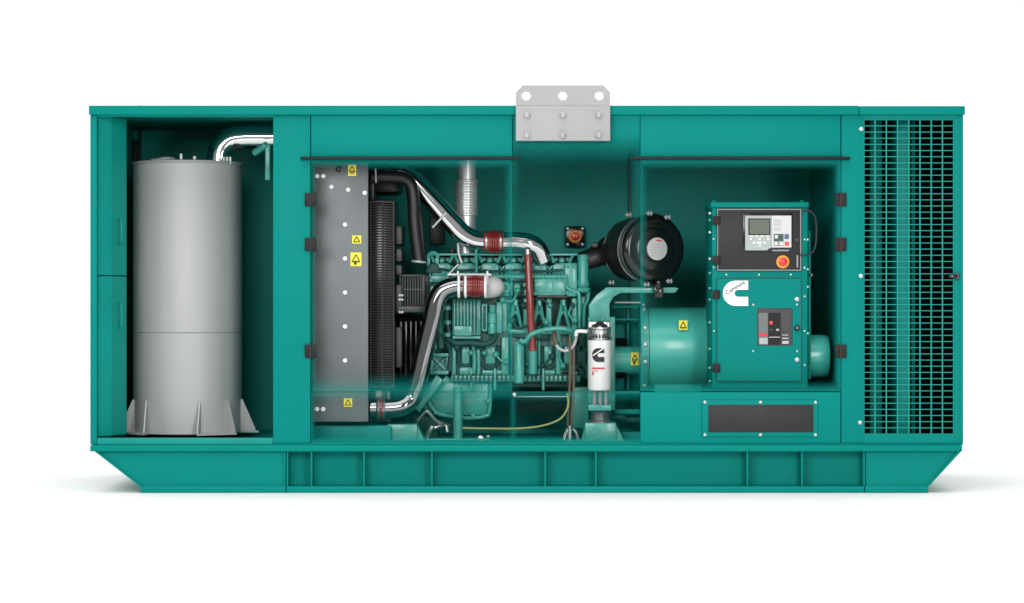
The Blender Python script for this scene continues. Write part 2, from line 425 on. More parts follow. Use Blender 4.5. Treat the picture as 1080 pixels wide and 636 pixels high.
# red stop button on the back wall
ec = at(606.5, 249.5, 1.46)
es = MB(); es.box(ec.x - .063, ec.x + .063, 1.44, 1.5, ec.z - .066, ec.z + .066, .012); es = es.build('stop_switch', BLACK, en)
MB().lathe(ec + Vector((0, -.02, 0)), (0, -1, 0), [(0, .042), (.012, .042), (.022, .034), (.022, .02)], 24).build('ring', ORANGE, es)
MB().lathe(ec + Vector((0, -.04, 0)), (0, -1, 0), [(0, .024), (.015, .026), (.024, .02), (.027, .008)], 24).build('button', BTN, es)
for sx in (-1, 1):
    for sz in (-1, 1): MB().lathe(ec + Vector((sx * .047, -.02, sz * .05)), (0, -1, 0), [(0, .01), (.006, .009), (.008, .004)], 10).build('screw', BOLT, es)
# door stay in the silencer bay
m = MB(); m.cyl(at(268.5, 161.5, .35), at(281, 152.5, .25), .02, bev=.006); m.p(279.5, 285, 152, 190, .25, .3, .006); m.build('door_stay', ENG, en)

# ------------------------------------------------------------------ silencer
SY = .70
R = 57 * sc(SY); cx = X(198, SY); zt = Z(172.5, SY); zb = Z(457.5, SY - R * .6)
si = thing('exhaust_silencer', 'tall grey steel cylinder silencer standing on gusseted feet in the left bay', 'silencer', (cx, SY, zb))
m = MB(); H = zt - zb
zs = Z(351, SY - R)- zb
m.lathe((cx, SY, zb), (0, 0, 1), [(0, R - .004), (.004, R), (zs - .003, R), (zs, R - .005), (zs + .003, R), (H - .01, R), (H - .004, R - .002)], 96)
m.build('shell', STEEL, si)
m = MB(); m.lathe((cx, SY, zt - .008), (0, 0, 1), [(-.004, R), (-.003, R + .011), (.010, R + .011), (.013, R), (.02, R - .1)], 96); m.build('lid', GREY, si)
m = MB(); m.cyl((cx - .13, SY - .1, zt), (cx - .13, SY - .1, zt + .02), .08, seg=32); m.cyl((cx - .11, SY - .1, zt + .02), (cx - .11, SY - .1, zt + .03), .05, seg=32); m.build('inlet_flange', GREY, si)
for px, h in ((191, .055), (205, .04)):
    MB().cyl(at(px, 172, .5) + Vector((0, 0, -.03)), at(px, 172, .5) + Vector((0, 0, h)), .01, seg=10).build('stud', BOLT, si)
zf = zb + .004
def gusset(ax, ay, dx, dy, L, h, th=.008):
    """upright tapering plate from point (ax,ay) outwards along (dx,dy)"""
    n = math.hypot(dx, dy); dx, dy = dx / n, dy / n
    a = math.atan2(dy, dx)
    poly = [(-.03, .006), (L, .006), (L, .02), (.012, h), (-.03, h)]
    return MB().prism(poly, -th / 2, th / 2, Matrix.Translation((ax, ay, zf)) @ Matrix.Rotation(a, 4, 'Z'))
def on(ang): return cx + R * math.sin(ang), SY - R * math.cos(ang)
for (angs, dirs, pl) in (((-1.18, -.70), ((-1, -.25), (-.02, -1)), (-1, -1)), ((.36, .92), ((-.05, -1), (.72, -.9)), (1, -1)),
                         ((1.45, 2.0), ((1, -.1), (.6, .8)), (1, 1)), ((-2.0, -2.6), ((-.8, .6), (-.3, .9)), (-1, 1))):
    a0 = on(angs[0]); a1 = on(angs[1]); L = .09
    ft = MB()
    q = [Vector((*on(angs[0] ), zf)), Vector((*on(angs[1]), zf))]
    o0 = q[0] + Vector((dirs[0][0], dirs[0][1], 0)).normalized() * (L + .02); o1 = q[1] + Vector((dirs[1][0], dirs[1][1], 0)).normalized() * (L + .02)
    inn = [q[0] * .9 + Vector((cx, SY, zf)) * .1, q[1] * .9 + Vector((cx, SY, zf)) * .1]
    lo = [inn[0], o0, o1, inn[1]]
    ft.ring_loft([[Vector((v.x, v.y, zf - .004)) for v in lo], [Vector((v.x, v.y, zf + .006)) for v in lo]])
    ft = ft.build('foot', STEEL, si)
    for ap, d_ in ((a0, dirs[0]), (a1, dirs[1])):
        gusset(ap[0], ap[1], d_[0], d_[1], L, .195).build('gusset', STEEL, ft)

# exhaust elbow on the silencer
ep = thing('exhaust_elbow', 'polished chrome exhaust elbow rising from the silencer lid into the bulkhead', 'pipe', tuple(at(231, 172, .7)))
yy = .7
m = MB(); m.tube([at(231, 178, yy), at(231, 168, yy), at(234, 156, yy), at(243, 147.4, yy), at(256, 144.8, yy), at(272, 144.5, yy), at(303, 144.5, yy)], 13.0 * sc(yy), 28, 8)
m.build('pipe', CHROME, ep)
for k in range(3): MB().cyl(at(236 + 3.4 * k, 173, .52), at(236 + 3.4 * k, 165.5, .52), .008, seg=10).build('stud', BOLT, ep)

# ------------------------------------------------------------------ radiator
RY = .22
ra = thing('radiator', 'tall grey radiator with bolted side plate and yellow warning labels', 'radiator', tuple(at(358, 448, .7)))
pl = MB(); pl.p(329.5, 388.4, 171.5, 445, RY, RY + .03, .006); pl.build('side_plate', GALV, ra)
m = MB(); m.p(333, 386, 173, 444, RY + .03, 1.2, 0); m.build('core', CHAR, ra)
for px, py in ((334.3, 185.6), (340.8, 185.6), (349.5, 197), (367.2, 200), (384.6, 203.2), (363.8, 236.8), (363.8, 272.6), (363.8, 308.5), (363.8, 344.4), (363.8, 380.3), (334.3, 431.5), (340.8, 431.5)):
    MB().lathe(at(px, py, RY), (0, -1, 0), [(0, .0135), (.005, .013), (.009, .008)], 14).build('rivet', WHITE, ra)  # bolt heads coloured white to stand for their reflections
MB().lathe(at(357.6, 178.6, RY), (0, -1, 0), [(0, .019), (.006, .019), (.008, .014)], 18).build('grommet', BLACK, ra)
def sticker(px, py, w, h, Y, parent, sym='tri', name='warning_label'):
    st = MB(); st.p(px - w / 2, px + w / 2, py - h / 2, py + h / 2, Y - .003, Y - .0004, 0); st = st.build(name, YEL, parent)
    s_ = MB(); c = min(w, h) * .36
    cy = py - (h - w) / 4 if h > w else py
    for (ax, ay), (bx, by) in (((-c, c * .8), (c, c * .8)), ((c, c * .8), (0, -c)), ((0, -c), (-c, c * .8))):
        a, b = at(px + ax, cy + ay, Y - .0045), at(px + bx, cy + by, Y - .0045)
        s_.cyl(a, b, .0026, seg=6)
    if h > w * 1.1:
        if sym == 'hand':
            a = at(px, py + h * .25, Y - .0045)
            for t in (-.9, -.2, .6):
                s_.cyl(a + Vector((-.004, 0, -.014)), a + Vector((math.sin(t) * .017, 0, math.cos(t) * .012 + .002)), .0026, seg=6)
        else:
            for k in range(2): s_.p(px - w * .3, px + w * .3, py + h * (.2 + .12 * k), py + h * (.24 + .12 * k), Y - .006, Y - .0035, 0)
    s_.build('symbol', INK, st); return st
sticker(371.3, 179.5, 8.5, 12, RY, ra); sticker(376.2, 252.6, 9.6, 8.6, RY, ra); sticker(375.4, 273.5, 11.5, 14.5, RY, ra, 'hand'); sticker(367, 424.6, 8.8, 8.8, RY, ra)
m = MB(); m.p(389, 422, 180, 204, .66, 1.05, .03); m.p(389, 395, 180, 212, .5, .9, .01); m.build('top_tank', RUBBER, ra)
MB().cyl(at(396, 178, .42), at(396.4, 193, .42), .005, seg=8).build('clamp_screw', BOLT, ra)
# finned core side behind a slotted guard
gr = MB(); gr.p(389, 416.4, 211, 409, .45, 1.0, .004); gr.build('fan_shroud', BLACK, ra)
g = MB()
n = 70
for j in range(n): 
    py = 216 + (405 - 216) * j / (n - 1)
    g.box(X(392, .43), X(414, .43), .432, .449, Z(py, .43) - .0022, Z(py, .43) + .0022)
for px in (391, 403.5, 415): g.box(X(px, .43) - .005, X(px, .43) + .005, .428, .449, Z(408, .43), Z(213, .43))
g.p(390.4, 415.8, 212, 214, .427, .45, 0); g.p(390.4, 415.8, 406.5, 409, .427, .45, 0)
g.build('fin_guard', FINS, ra)
m = MB(); m.p(389, 412, 411, 446, .4, 1.0, .01); m.build('bottom_tank', BLACK, ra)
m = MB()
for py0, py1 in ((238, 258), (262, 276), (279, 290), (300, 330), (345, 388)): m.p(417, 424, py0, py1, .48, .9, .01)
m.build('shroud_ribs', CHAR, ra)
# fan guard cage towards the engine
fg = MB()
fg.p(420.5, 447, 289.5, 291.8, .5, .53, .003); fg.p(419, 449, 323, 329.5, .46, .52, .004); fg.p(445, 448, 289.5, 325, .5, .53, .003); fg.p(423, 446, 304.6, 306, .51, .53, .0); 
for k in range(9): fg.box(X(422 + 2.7 * k, .51) - .0035, X(422 + 2.7 * k, .51) + .0035, .512, .525, Z(323, .51), Z(291, .51))
fg.build('fan_cage', CHAR, ra)
m = MB(); m.p(419, 449, 333, 402, .6, .95, .02); m.build('fan_housing', MATBLK, ra)
m = MB()
for k in range(5): m.p(421 + 5.4 * k, 424.5 + 5.4 * k, 338, 398, .56, .6, .008)
m.build('fan_blades', BLACK, ra)
for px, py in ((421.6, 311.5), (424.3, 311.5), (421.6, 316), (424.3, 316), (421.8, 329.2), (424.3, 329.2)): MB().bolt(px, py, .455, .006, .008).build('bolt', BOLT, ra)

# ------------------------------------------------------------------ engine
ey = thing('diesel_engine', 'green six cylinder diesel engine mounted in the middle of the open enclosure', 'engine', tuple(at(535, 466, .75)))
def E(name, m_, mt=None): return m_.build(name, mt or ENG, ey)
m = MB()
m.p(476, 538, 312, 398, .60, 1.02, .01); m.p(538, 612, 346, 398, .60, 1.02, .01); m.p(452, 478, 330, 372, .66, 1.0, .01)
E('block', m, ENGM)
m = MB(); m.p(476, 481, 358, 397, .575, .61, .01); m.p(484, 501, 387, 396, .58, .61, .012); m.p(502, 507, 362, 397, .575, .61, .012); m.p(508, 530, 390, 396, .58, .61, .012); m.p(528.5, 537, 355, 397, .575, .61, .012); E('block_panels', m)
m = MB(); m.p(554, 567, 352, 396, .58, .61, .012); m.p(567, 570, 352, 396, .575, .61, .008); m.p(586, 592, 352, 396, .575, .61, .012); m.p(571, 586, 390, 396, .58, .61, .012); m.p(592, 610, 391, 396, .58, .61, .01); m.p(537, 612, 347, 353, .585, .62, .008); E('block_panels', m)
m = MB(); m.p(453, 461, 332, 346, .63, .67, .01); m.p(463, 469, 334, 368, .62, .67, .01); m.p(454, 461, 350, 369, .64, .67, .01); E('gear_covers', m)
m = MB(); m.p(536, 614, 312, 348, .68, 1.0, 0); E('block_recess', m, ENGD)  # recess shade deepened by the darker green
m = MB()
for px in (532, 555, 579, 606): m.p(px - 3.2, px + 3.2, 314, 350, .58, .69, .012)
E('block_columns', m)
for px in (543.5, 568.5, 594):
    m = MB()
    for sgn in (-1, 1):
        m.tube([at(px + sgn * 1.2, 318, .61), at(px + sgn * 3.4, 332, .60), at(px + sgn * 7.5, 349, .60)], .011, 8, 4)
    m.tube([at(px - 3.5, 334, .6), at(px, 329, .6), at(px + 3.5, 334, .6)], .008, 8, 4)
    m.cyl(at(px, 316, .6), at(px, 322, .6), .018, seg=10)
    E('a_rib', m)
# head
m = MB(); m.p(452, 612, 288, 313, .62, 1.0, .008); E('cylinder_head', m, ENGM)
for q in ((453, 474, 290, 298, .59, .63, .01), (453, 470, 301, 312, .59, .63, .01), (527, 562, 293.5, 296, .59, .63, .005), (538, 541, 297, 312, .58, .63, .006), (551, 561, 298, 303, .57, .63, .01), (552, 560, 305, 312, .59, .63, .01), (524, 537, 308, 313, .585, .63, .006)):
    E('head_casting', MB().p(*q))
m = MB()
for px, py in ((455, 296), (468, 305), (526, 311), (540, 294.5), (556, 300.5), (556, 309), (565, 296), (595, 296), (565, 309.5), (594, 309.5), (598, 281), (606, 281), (598, 309), (606, 309)): m.bolt(px, py, .53 if 560 < px < 597 else .555, .009, .012)
E('head_bolts', m)
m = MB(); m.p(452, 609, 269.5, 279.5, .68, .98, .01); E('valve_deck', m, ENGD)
for k in range(6):
    px = 466 + 25.3 * k
    m = MB(); m.pp([(px - 10.5, 291), (px - 9.5, 279.5), (px - 6, 277.5), (px + 6, 277.5), (px + 9.5, 279.5), (px + 10.5, 291)], .585, .95, .008)
    rc = E('rocker_cover', m)
    m = MB(); m.bolt(px, 275, .66, .016, .05); m.bolt(px - 6.5, 274, .66, .011, .04); m.bolt(px + 6.5, 274, .66, .011, .04)
    m.build('cap_bolts', ENG, rc)
    for s_, e_ in ((1, 13), (-1, 11.5)):
        MB().tube([at(px + s_ * 8, 277, .6), at(px + s_ * 10.3, 272, .6), at(px + s_ * e_, 268.6, .62)], .009, 8, 4).build('fuel_pipe', ENG, rc)
    m = MB()
    for s_ in (-1, 1): m.tube([at(px + s_ * 12.4, 292, .585), at(px + s_ * 12, 284, .585), at(px + s_ * 9.8, 280.5, .585)], .006, 6, 4)
    m.build('leak_pipe', ENG, rc)
m = MB(); m.p(452, 616, 267.2, 269.6, .60, .98, .004); E('top_rail', m)
m = MB(); m.cyl(at(498, 291.8, .55), at(598, 291.8, .55), .014, seg=12); E('fuel_manifold', m)
m = MB()
for px in (512, 534, 552, 573, 590): m.cyl(at(px - 1.6, 291.8, .55), at(px + 1.6, 291.8, .55), .021, seg=12, bev=.004)
E('pipe_clips', m)
m = MB(); m.p(563, 597, 293.6, 312, .53, .64, .014); c_ = E('air_manifold', m)
m = MB(); m.p(567, 583, 297, 308.5, .525, .531, .004); m.build('name_plate', PLGREY if False else ENG, c_)
m = MB(); m.p(566, 598, 311.5, 314.5, .54, .66, .004); E('manifold_gasket', m, RUBBER)
m = MB(); m.p(595, 609, 277, 313, .56, .66, .012); E('end_cover', m)
m = MB()
m.lathe(at(615, 304, .58), (0, 0, 1), [(0, .028), (.02, .04), (.06, .031), (.19, .034), (.20, .028)], 20); E('thermostat_pipe', m)
m = MB(); m.lathe(at(615, 309, .58), (0, 0, 1), [(0, .03), (.01, .045), (.03, .045), (.035, .03)], 8); E('pipe_nut', m)
m = MB(); m.p(608, 623, 309, 400, .66, .95, .02); m.p(611, 618, 312, 345, .60, .7, .012); E('flywheel_housing', m)
m = MB(); m.tube([at(597, 292, .56), at(597.5, 302, .55), at(602, 306, .55), at(609, 308, .55), at(611, 316, .55), at(611, 346, .57)], .011, 10); E('breather_pipe', m)
m = MB(); m.tube([at(616, 345, .58), at(616.5, 325, .57), at(620, 316, .57), at(621, 308, .58)], .009, 10); E('breather_pipe', m)
# cast plates left of the recess
m = MB(); m.p(527, 537, 297, 306, .57, .63, .008); m.p(541, 550, 298, 310, .57, .63, .02); E('sensor_pads', m)
m = MB(); m.lathe(at(533, 303.5, .56), (0, -1, 0), [(0, .036), (.03, .036), (.035, .03), (.035, .015), (.02, .012)], 20); E('water_port', m)
# turbo compressor housing and its silver cover
m = MB(); m.lathe(at(512, 302.5, .46), (1, 0, 0), [(0, .066), (.03, .067), (.06, .062), (.09, .046), (.105, .025), (.11, .005)], 28); E('compressor_cover', m, PLGREY)
# finned control module
m = MB(); m.p(477, 507, 315.5, 354, .535, .6, .006); fm = E('control_module', m)
m = MB()
for k in range(8): m.p(478.4 + 3.5 * k, 480.2 + 3.5 * k, 317, 352, .505, .536, .003)
m.build('cooling_fins', ENG, fm)
m = MB(); m.p(479.2, 497.2, 344, 354, .498, .504, .001); m.build('blank_plate', ENG, fm)
m = MB(); m.p(477, 507, 354.4, 357.6, .52, .6, .004); E('module_bracket', m)
m = MB(); m.p(507.8, 514, 320, 349.6, .53, .6, .006); E('side_box', m); 
m = MB(); m.p(509.6, 512.4, 323, 347, .524, .531, .002); E('side_box_recess', m, ENGD)  # recess drawn as a dark plate, its shade put into the colour
m = MB(); m.lathe(at(519.2, 352, .56), (0, 0, 1), [(0, .024), (.03, .028), (.06, .022), (.065, .028), (.12, .028), (.13, .02), (.17, .022)], 16); E('fuel_pump', m)
m = MB(); m.p(523, 530, 318, 352, .56, .62, .01); E('pump_bracket', m)
m = MB(); m.tube([at(472, 358, .54), at(482, 362, .52), at(495, 361.5, .52), at(510, 363, .52), at(519, 360, .52), at(523, 353, .54)], .017, 12); E('coolant_hose', m, ENGD)
m = MB(); m.tube([at(472.5, 320, .56), at(471, 336, .56), at(473.5, 350, .56), at(472, 362, .56), at(475, 372, .58), at(474, 392, .58)], .016, 10); E('harness', m, ENGD)
m = MB()
for py in (325, 340, 353): m.cyl(at(472, py - 2, .56), at(472, py + 2, .56), .024, seg=10)
E('harness_clips', m)
# cylinder bosses on the lower block; dark U tubes paint in the groove shade
for px, w_ in ((491, 7), (517, 8.5), (578, 7), (599, 7)):
    m = MB(); m.tube([at(px - w_, 364, .595), at(px - w_, 380, .595), at(px - w_ * .7, 386, .595), at(px, 389, .595), at(px + w_ * .7, 386, .595), at(px + w_, 380, .595), at(px + w_, 364, .595)], .012, 8, 4)
    u = E('u_groove_shade', m, ENGD)
    m = MB(); m.p(px - w_ * .62, px + w_ * .62, 365, 384, .582, .602, .015); m.build('boss', ENG, u)
m = MB(); m.p(476, 612, 396, 402.5, .57, 1.0, .004); E('pan_flange', m)
m = MB()
for k in range(29): m.p(477.5 + 4.6 * k, 479.3 + 4.6 * k, 394.6, 404, .555, .575, .002)
E('flange_bolts', m, ENGD)
m = MB()
for px in (497, 522, 573): m.p(px - 1.6, px + 1.6, 388, 412, .56, .6, .008)
m.tube([at(499, 362, .56), at(500.5, 380, .56), at(499.5, 394, .56)], .012, 8); E('drain_ribs', m)
# oil pan
m = MB(); m.pp([(450, 402), (519, 402), (518, 432), (514, 439), (462, 439), (452, 431)], .62, 1.0, .02); op = E('oil_pan', m)
m = MB(); m.tube([at(452, 424, .60), at(457, 432, .60), at(464, 437, .60), at(490, 441, .60), at(512, 439, .60), at(516.5, 432, .60), at(517.5, 402, .60)], .011, 8, 6); m.build('pan_bead', ENG, op)
m = MB()
for px, py in ((515, 423), (499, 439), (460, 435)): m.lathe(at(px, py, .605), (0, -1, 0), [(0, .014), (.02, .014), (.024, .008)], 10)
m.build('drain_plug', ENG, op)
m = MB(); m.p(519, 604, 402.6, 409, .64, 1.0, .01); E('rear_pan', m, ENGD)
m = MB(); m.p(541, 600, 416, 437, .6, 1.0, .006); E('battery_box', m, MATBLK)
m = MB(); m.cyl(at(542, 418.5, .6), at(599, 418.5, .6), .006, seg=8); E('box_rim', m, SILV)
# front support: braced plate, diagonal legs, upright
m = MB(); m.p(453.5, 473, 372.5, 376.2, .56, .68, .004); m.p(453.5, 473, 391, 395, .56, .68, .004); m.p(453.5, 456.5, 376, 391, .58, .66, .003); m.p(470.5, 473.5, 376, 391, .58, .66, .003)
m.p(454, 473, 374, 393, .62, .68, 0)
for (a, b) in (((457, 377), (470, 390.4)), ((470, 377), (457, 390.4))): m.cyl(at(*a, .61), at(*b, .61), .010, seg=8)
E('brace_plate', m)
m = MB()
for (a, b, y_) in (((464, 398), (439, 432), .56), ((474, 398), (450, 432), .66)):
    A, B = at(*a, y_), at(*b, y_); dv = (B - A); L = dv.length; ang = math.atan2(dv.z, dv.x)
    m.box(0, L, -.03, .03, -.026, .026, .006, Matrix.Translation(A) @ Matrix.Rotation(-ang, 4, 'Y'))
E('front_leg', m)
m = MB(); m.cyl(at(483, 408, .5), at(483, 466, .5), 5.0 * sc(.5), seg=20); m.p(449, 516, 463, 466.6, .42, .6, .003); E('front_stand', m)
m = MB(); m.tube([at(455, 452, .5), at(462, 450, .5), at(470, 449, .48), at(472, 456, .46)], .012, 10); m.tube([at(448, 466, .48), at(453, 455, .46), at(456, 449, .46)], .014, 10); m.tube([at(440, 444, .5), at(450, 434, .48), at(460, 444, .5), at(476, 450, .55)], .012, 10); E('drain_hose', m, SILV)
m = MB(); m.bolt(507, 462.4, .42, .015, .012); m.bolt(515, 460.5, .42, .008, .01); E('stand_bolt', m, SILV)
m = MB(); m.p(436, 462, 438, 466, .7, .9, .02); E('front_mount', m, ENGD)
for a, b, c, d, y_ in ((408, 440, 447.5, 467, .34), (617, 650, 446, 467.2, .28)):
    m = MB(); m.p(a, b, c, d, y_, y_ + .22, .006)
    wx = X(b, y_)
    m.prism([(X(a, y_) - .02, Z(d, y_)), (X(a, y_) + .0, Z(c + 4, y_)), (X(a, y_) + .02, Z(d, y_))], y_ + .02, y_ + .2)
    m.prism([(X(b, y_) - .02, Z(d, y_)), (X(b, y_) + .0, Z(c + 2, y_)), (X(b, y_) + .05, Z(d, y_))], y_ + .02, y_ + .2)
    E('mount_block', m)
# lifting eye, guard, hoses
m = MB(); m.torus(at(456.5, 272, .6), (0, 1, 0), .030, .012, 16, 8, PI, 2 * PI, ref=(1, 0, 0))
m.p(450.2, 453.6, 271.5, 281, .585, .615, .003); m.p(459.4, 462.8, 271.5, 281, .585, .615, .003); E('lifting_eye', m)
m = MB(); m.pp([(449, 288), (451, 280), (456, 277), (462, 280), (466, 288)], .57, .66, .006); E('eye_base', m, ENGD)
m = MB(); m.p(447, 472, 288.5, 372, .7, .9, .015); E('belt_guard', m, CHAR)
m = MB(); m.p(453, 469, 228, 258, 1.2, 1.35, .01); E('relay_box', m, CHAR)
m = MB(); m.p(474, 481, 262, 268, .9, 1.0, .01); E('sensor_box', m, CHAR)
m = MB(); m.cyl(at(545, 361, .5), at(545, 363, .5), .02, seg=14); m.lathe(at(547.5, 404.5, .5), (0, 0, 1), [(0, .025), (.006, .031), (.22, .031), (.235, .024), (.25, .012)], 22); E('oil_filter', m)
m = MB(); m.lathe(at(562, 395, .5), (0, 0, 1), [(0, .02), (.006, .026), (.135, .026), (.145, .018)], 20); E('dipstick_socket', m)
m = MB(); m.tube([at(556.5, 268, .50), at(557, 275, .50), at(559, 320, .48), at(562, 372, .5)], .0225, 14, 6); rd = E('dipstick_tube', m, RED)
m = MB(); m.cyl(at(556.3, 262.5, .50), at(556.7, 269.5, .50), .02, seg=14, bev=.003); m.build('tube_collar', SILV, rd)
m = MB(); m.cyl(at(556.6, 272, .5), at(557, 275, .5), .027, seg=14); m.cyl(at(561.6, 366, .5), at(561.9, 369, .5), .026, seg=14); m.build('tube_clamp', RED, rd)
m = MB(); m.tube([at(548, 359, .47), at(554, 360, .47), at(560, 353, .46), at(572, 348.5, .46), at(586, 346.5, .47), at(598, 347.5, .48), at(604, 351, .5), at(606, 358, .52)], .016, 12); E('fuel_hose', m)
m = MB(); m.tube([at(585, 349, .5), at(585, 358, .48), at(589, 367, .47), at(597, 370, .46), at(604, 366, .46), at(607.5, 358, .45), at(608, 351, .44), at(612, 349.4, .42), at(619, 349.6, .40)], .009, 12); E('fuel_return_hose', m, PLGREY)
m = MB(); m.tube([at(585, 349, .5), at(584.5, 356, .485), at(587, 364, .475)], .012, 12); E('hose_sleeve', m, BROWN)
m = MB(); m.tube([at(607.6, 354, .43), at(609, 349.6, .42), at(620, 349.6, .40)], .0115, 12); E('hose_fitting', m, WHITE)
m = MB(); m.tube([at(601, 353, .45), at(601, 400, .45), at(599, 440, .46), at(598.6, 466, .48)], .0075, 10); m.tube([at(605, 360, .46), at(605, 410, .46), at(603, 440, .46), at(603, 466, .48)], .0085, 10); E('drop_hose', m, BROWN)
m = MB(); m.tube([at(598.4, 415, .44), at(599.4, 425, .44), at(597, 434, .43), at(589, 443, .42), at(570, 449.5, .42), at(545, 452, .42), at(515, 452, .44), at(488, 451.5, .47)], .006, 8); E('signal_cable', m, CABLE)
m = MB(); m.tube([at(599, 452, .45), at(596, 459, .45), at(594, 467, .45)], .012, 10); m.tube([at(604, 452, .45), at(608, 457, .45), at(610, 467, .45)], .012, 10); m.cyl(at(601, 466, .45), at(601, 449, .45), .017, seg=12); E('drain_fitting', m, SILV)
# small castings, unions and lines that crowd the side of the block
rnd = random.Random(11)
for (px, py, y_) in ((478, 300, .58), (522, 296, .56), (530, 316, .55), (546, 306, .54), (553, 322, .56), (580, 322, .56), (604, 322, .56), (606, 338, .56), (541, 338, .58), (576, 340, .56), (497, 372, .56), (523, 374, .57), (534, 382, .56), (556, 384, .57), (582, 376, .57), (594, 386, .56), (604, 388, .56), (466, 352, .6), (458, 340, .6), (482, 366, .56), (511, 372, .56), (467, 326, .6)):
    k = rnd.uniform(.8, 1.25)
    u = MB(); u.lathe(at(px, py, y_), (0, -1, 0), [(-.05, .020 * k), (0, .020 * k), (.004, .016 * k), (.022 * k, .015 * k), (.026 * k, .009 * k), (.034 * k, .008 * k)], 8); E('pipe_union', u, ENG if rnd.random() < .7 else ENGD)
for pts, rad, mt in ((((478, 300), (484, 296), (498, 297), (512, 295), (522, 296)), .007, ENGD), (((546, 306), (543, 314), (538, 318), (530, 316)), .007, ENG), (((553, 322), (560, 316), (572, 316), (580, 322)), .006, ENGD),
                     (((604, 322), (600, 330), (603, 336), (606, 338)), .007, ENG), (((541, 338), (546, 346), (556, 344), (566, 346), (576, 340)), .007, ENGD), (((497, 372), (504, 366), (511, 372)), .007, ENGD), (((523, 374), (528, 380), (534, 382)), .007, ENG),
                     (((556, 384), (566, 388), (574, 384), (582, 376)), .007, ENGD), (((458, 340), (462, 330), (467, 326)), .008, ENG), (((466, 352), (470, 362), (482, 366)), .007, ENGD), (((594, 386), (590, 376), (592, 364), (588, 356)), .007, ENG),
                     (((462, 283), (480, 285.5), (500, 284.5), (520, 286), (545, 284.5), (570, 286), (594, 284.5)), .007, ENGD), (((476, 314), (490, 313.4), (506, 314), (522, 313.4)), .008, ENGD), (((538, 352), (550, 356), (566, 358), (580, 356)), .008, ENGD)):
    E('engine_line', MB().tube([at(a_, b_, .555) for a_, b_ in pts], rad, 8, 6), mt)
# thin chrome pipe cage over the compressor, its shine painted white
m = MB(); m.cyl(at(472, 289.6, .40), at(518, 289.6, .40), .006, seg=8); m.cyl(at(473, 289.6, .40), at(483, 279, .5), .005, seg=8); m.cyl(at(483, 286, .4), at(483, 300, .4), .006, seg=8); m.cyl(at(514, 286, .4), at(514, 300, .4), .006, seg=8)
m.tube([at(483, 257, .6), at(484, 268, .55), at(487, 277, .5)], .006, 8); E('bleed_pipe', m, WHITE)
m = MB(); m.cyl(at(501.8, 258, .55), at(502.6, 288, .5), .008, seg=8); E('feed_pipe', m)
# flywheel side, small ancillaries
m = MB()
for (a, b, c, d, y_) in ((606, 618, 352, 366, .6), (608, 619, 370, 384, .58), (606, 617, 388, 398, .6), (590, 603, 388, 398, .58)): m.p(a, b, c, d, y_, y_ + .1, .012)
E('starter_motor', m, ENGD)
m = MB(); m.p(604, 621, 408, 452, .6, .8, .01); E('rear_leg', m)

# ------------------------------------------------------------------ chrome intake pipe
iy = .55; rr = 10.4 * sc(iy)
ip = thing('intake_pipe', 'long chrome air pipe sloping from the radiator top down to the engine head', 'pipe', tuple(at(490, 250, iy)))
m = MB(); m.tube([at(404, 180, iy + .05), at(422, 180.5, iy), at(436, 189, iy), at(456, 211, iy), at(476, 234, iy), at(490, 248, iy), at(506, 254.6, iy), at(532, 254.6, iy)], rr, 26, 8)
m.build('pipe', CHROME, ip)
m = MB(); m.tube([at(528, 254.8, iy), at(545, 254.8, iy), at(558, 257, iy), at(567, 263, iy + .02), at(572, 274, iy + .05)], rr, 26, 8); m.build('elbow', CHROME, ip)
m = MB(); L = X(531, iy) - X(510, iy)
prof = [(0, rr * 1.06), (L * .3, rr * 1.06)]
for k in range(4): prof += [(L * (.33 + .12 * k), rr * 1.06), (L * (.36 + .12 * k), rr * 1.2), (L * (.41 + .12 * k), rr * 1.2), (L * (.44 + .12 * k), rr * 1.06)]
prof += [(L, rr * 1.06)]
m.lathe(at(510, 254.7, iy), (1, 0, 0), prof, 26); m.build('hose', RED, ip)
for px in (513, 528): MB().lathe(at(px - .9, 254.7, iy), (1, 0, 0), [(0, rr * 1.1), (0, rr * 1.14), (1.8 * sc(iy), rr * 1.14), (1.8 * sc(iy), rr * 1.1)], 26).build('clamp', SILV, ip)
a, b = at(470.5, 224.5, iy - .06), at(456, 240, iy - .06)
MB().cyl(a, b, .007, seg=8).build('clamp_strap', BOLT, ip)

# ------------------------------------------------------------------ charge pipe with red coupling
cy_ = .38; rr = 10.2 * sc(cy_)
cp = thing('charge_pipe', 'dark chrome pipe dropping from the red hose coupling beside the radiator', 'pipe', tuple(at(450, 380, cy_)))
m = MB(); m.tube([at(489, 301.5, cy_), at(477, 302.5, cy_), at(466, 308, cy_), at(459.5, 320, cy_), at(455, 340, cy_), at(446, 378, cy_), at(439.5, 406, cy_), at(434, 420, cy_), at(425, 428.5, cy_ - .02), at(412, 431, cy_ - .02), at(391, 431, cy_ - .02)], rr, 28, 8)
m.build('pipe', DCHR, cp)
m = MB(); L = X(513, cy_) - X(488, cy_)
prof = [(0, rr * 1.05), (L * .3, rr * 1.05)]
for k in range(4): prof += [(L * (.34 + .1 * k), rr * 1.05), (L * (.365 + .1 * k), rr * 1.17), (L * (.405 + .1 * k), rr * 1.17), (L * (.43 + .1 * k), rr * 1.05)]
prof += [(L, rr * 1.05)]
m.lathe(at(488, 301.8, cy_), (1, 0, 0), prof, 28); m.build('hose', RED, cp)
for px in (484, 491, 512): MB().torus(at(px, 301.8, cy_), (1, 0, 0), rr * 1.12, .008, 32, 8).build('clamp', WHITE, cp)  # chrome rings coloured white, shine painted in
for px in (399, 405): MB().torus(at(px, 431, cy_ - .02), (1, 0, 0), rr * 1.02, .010, 28, 8).build('clamp', SILV, cp)
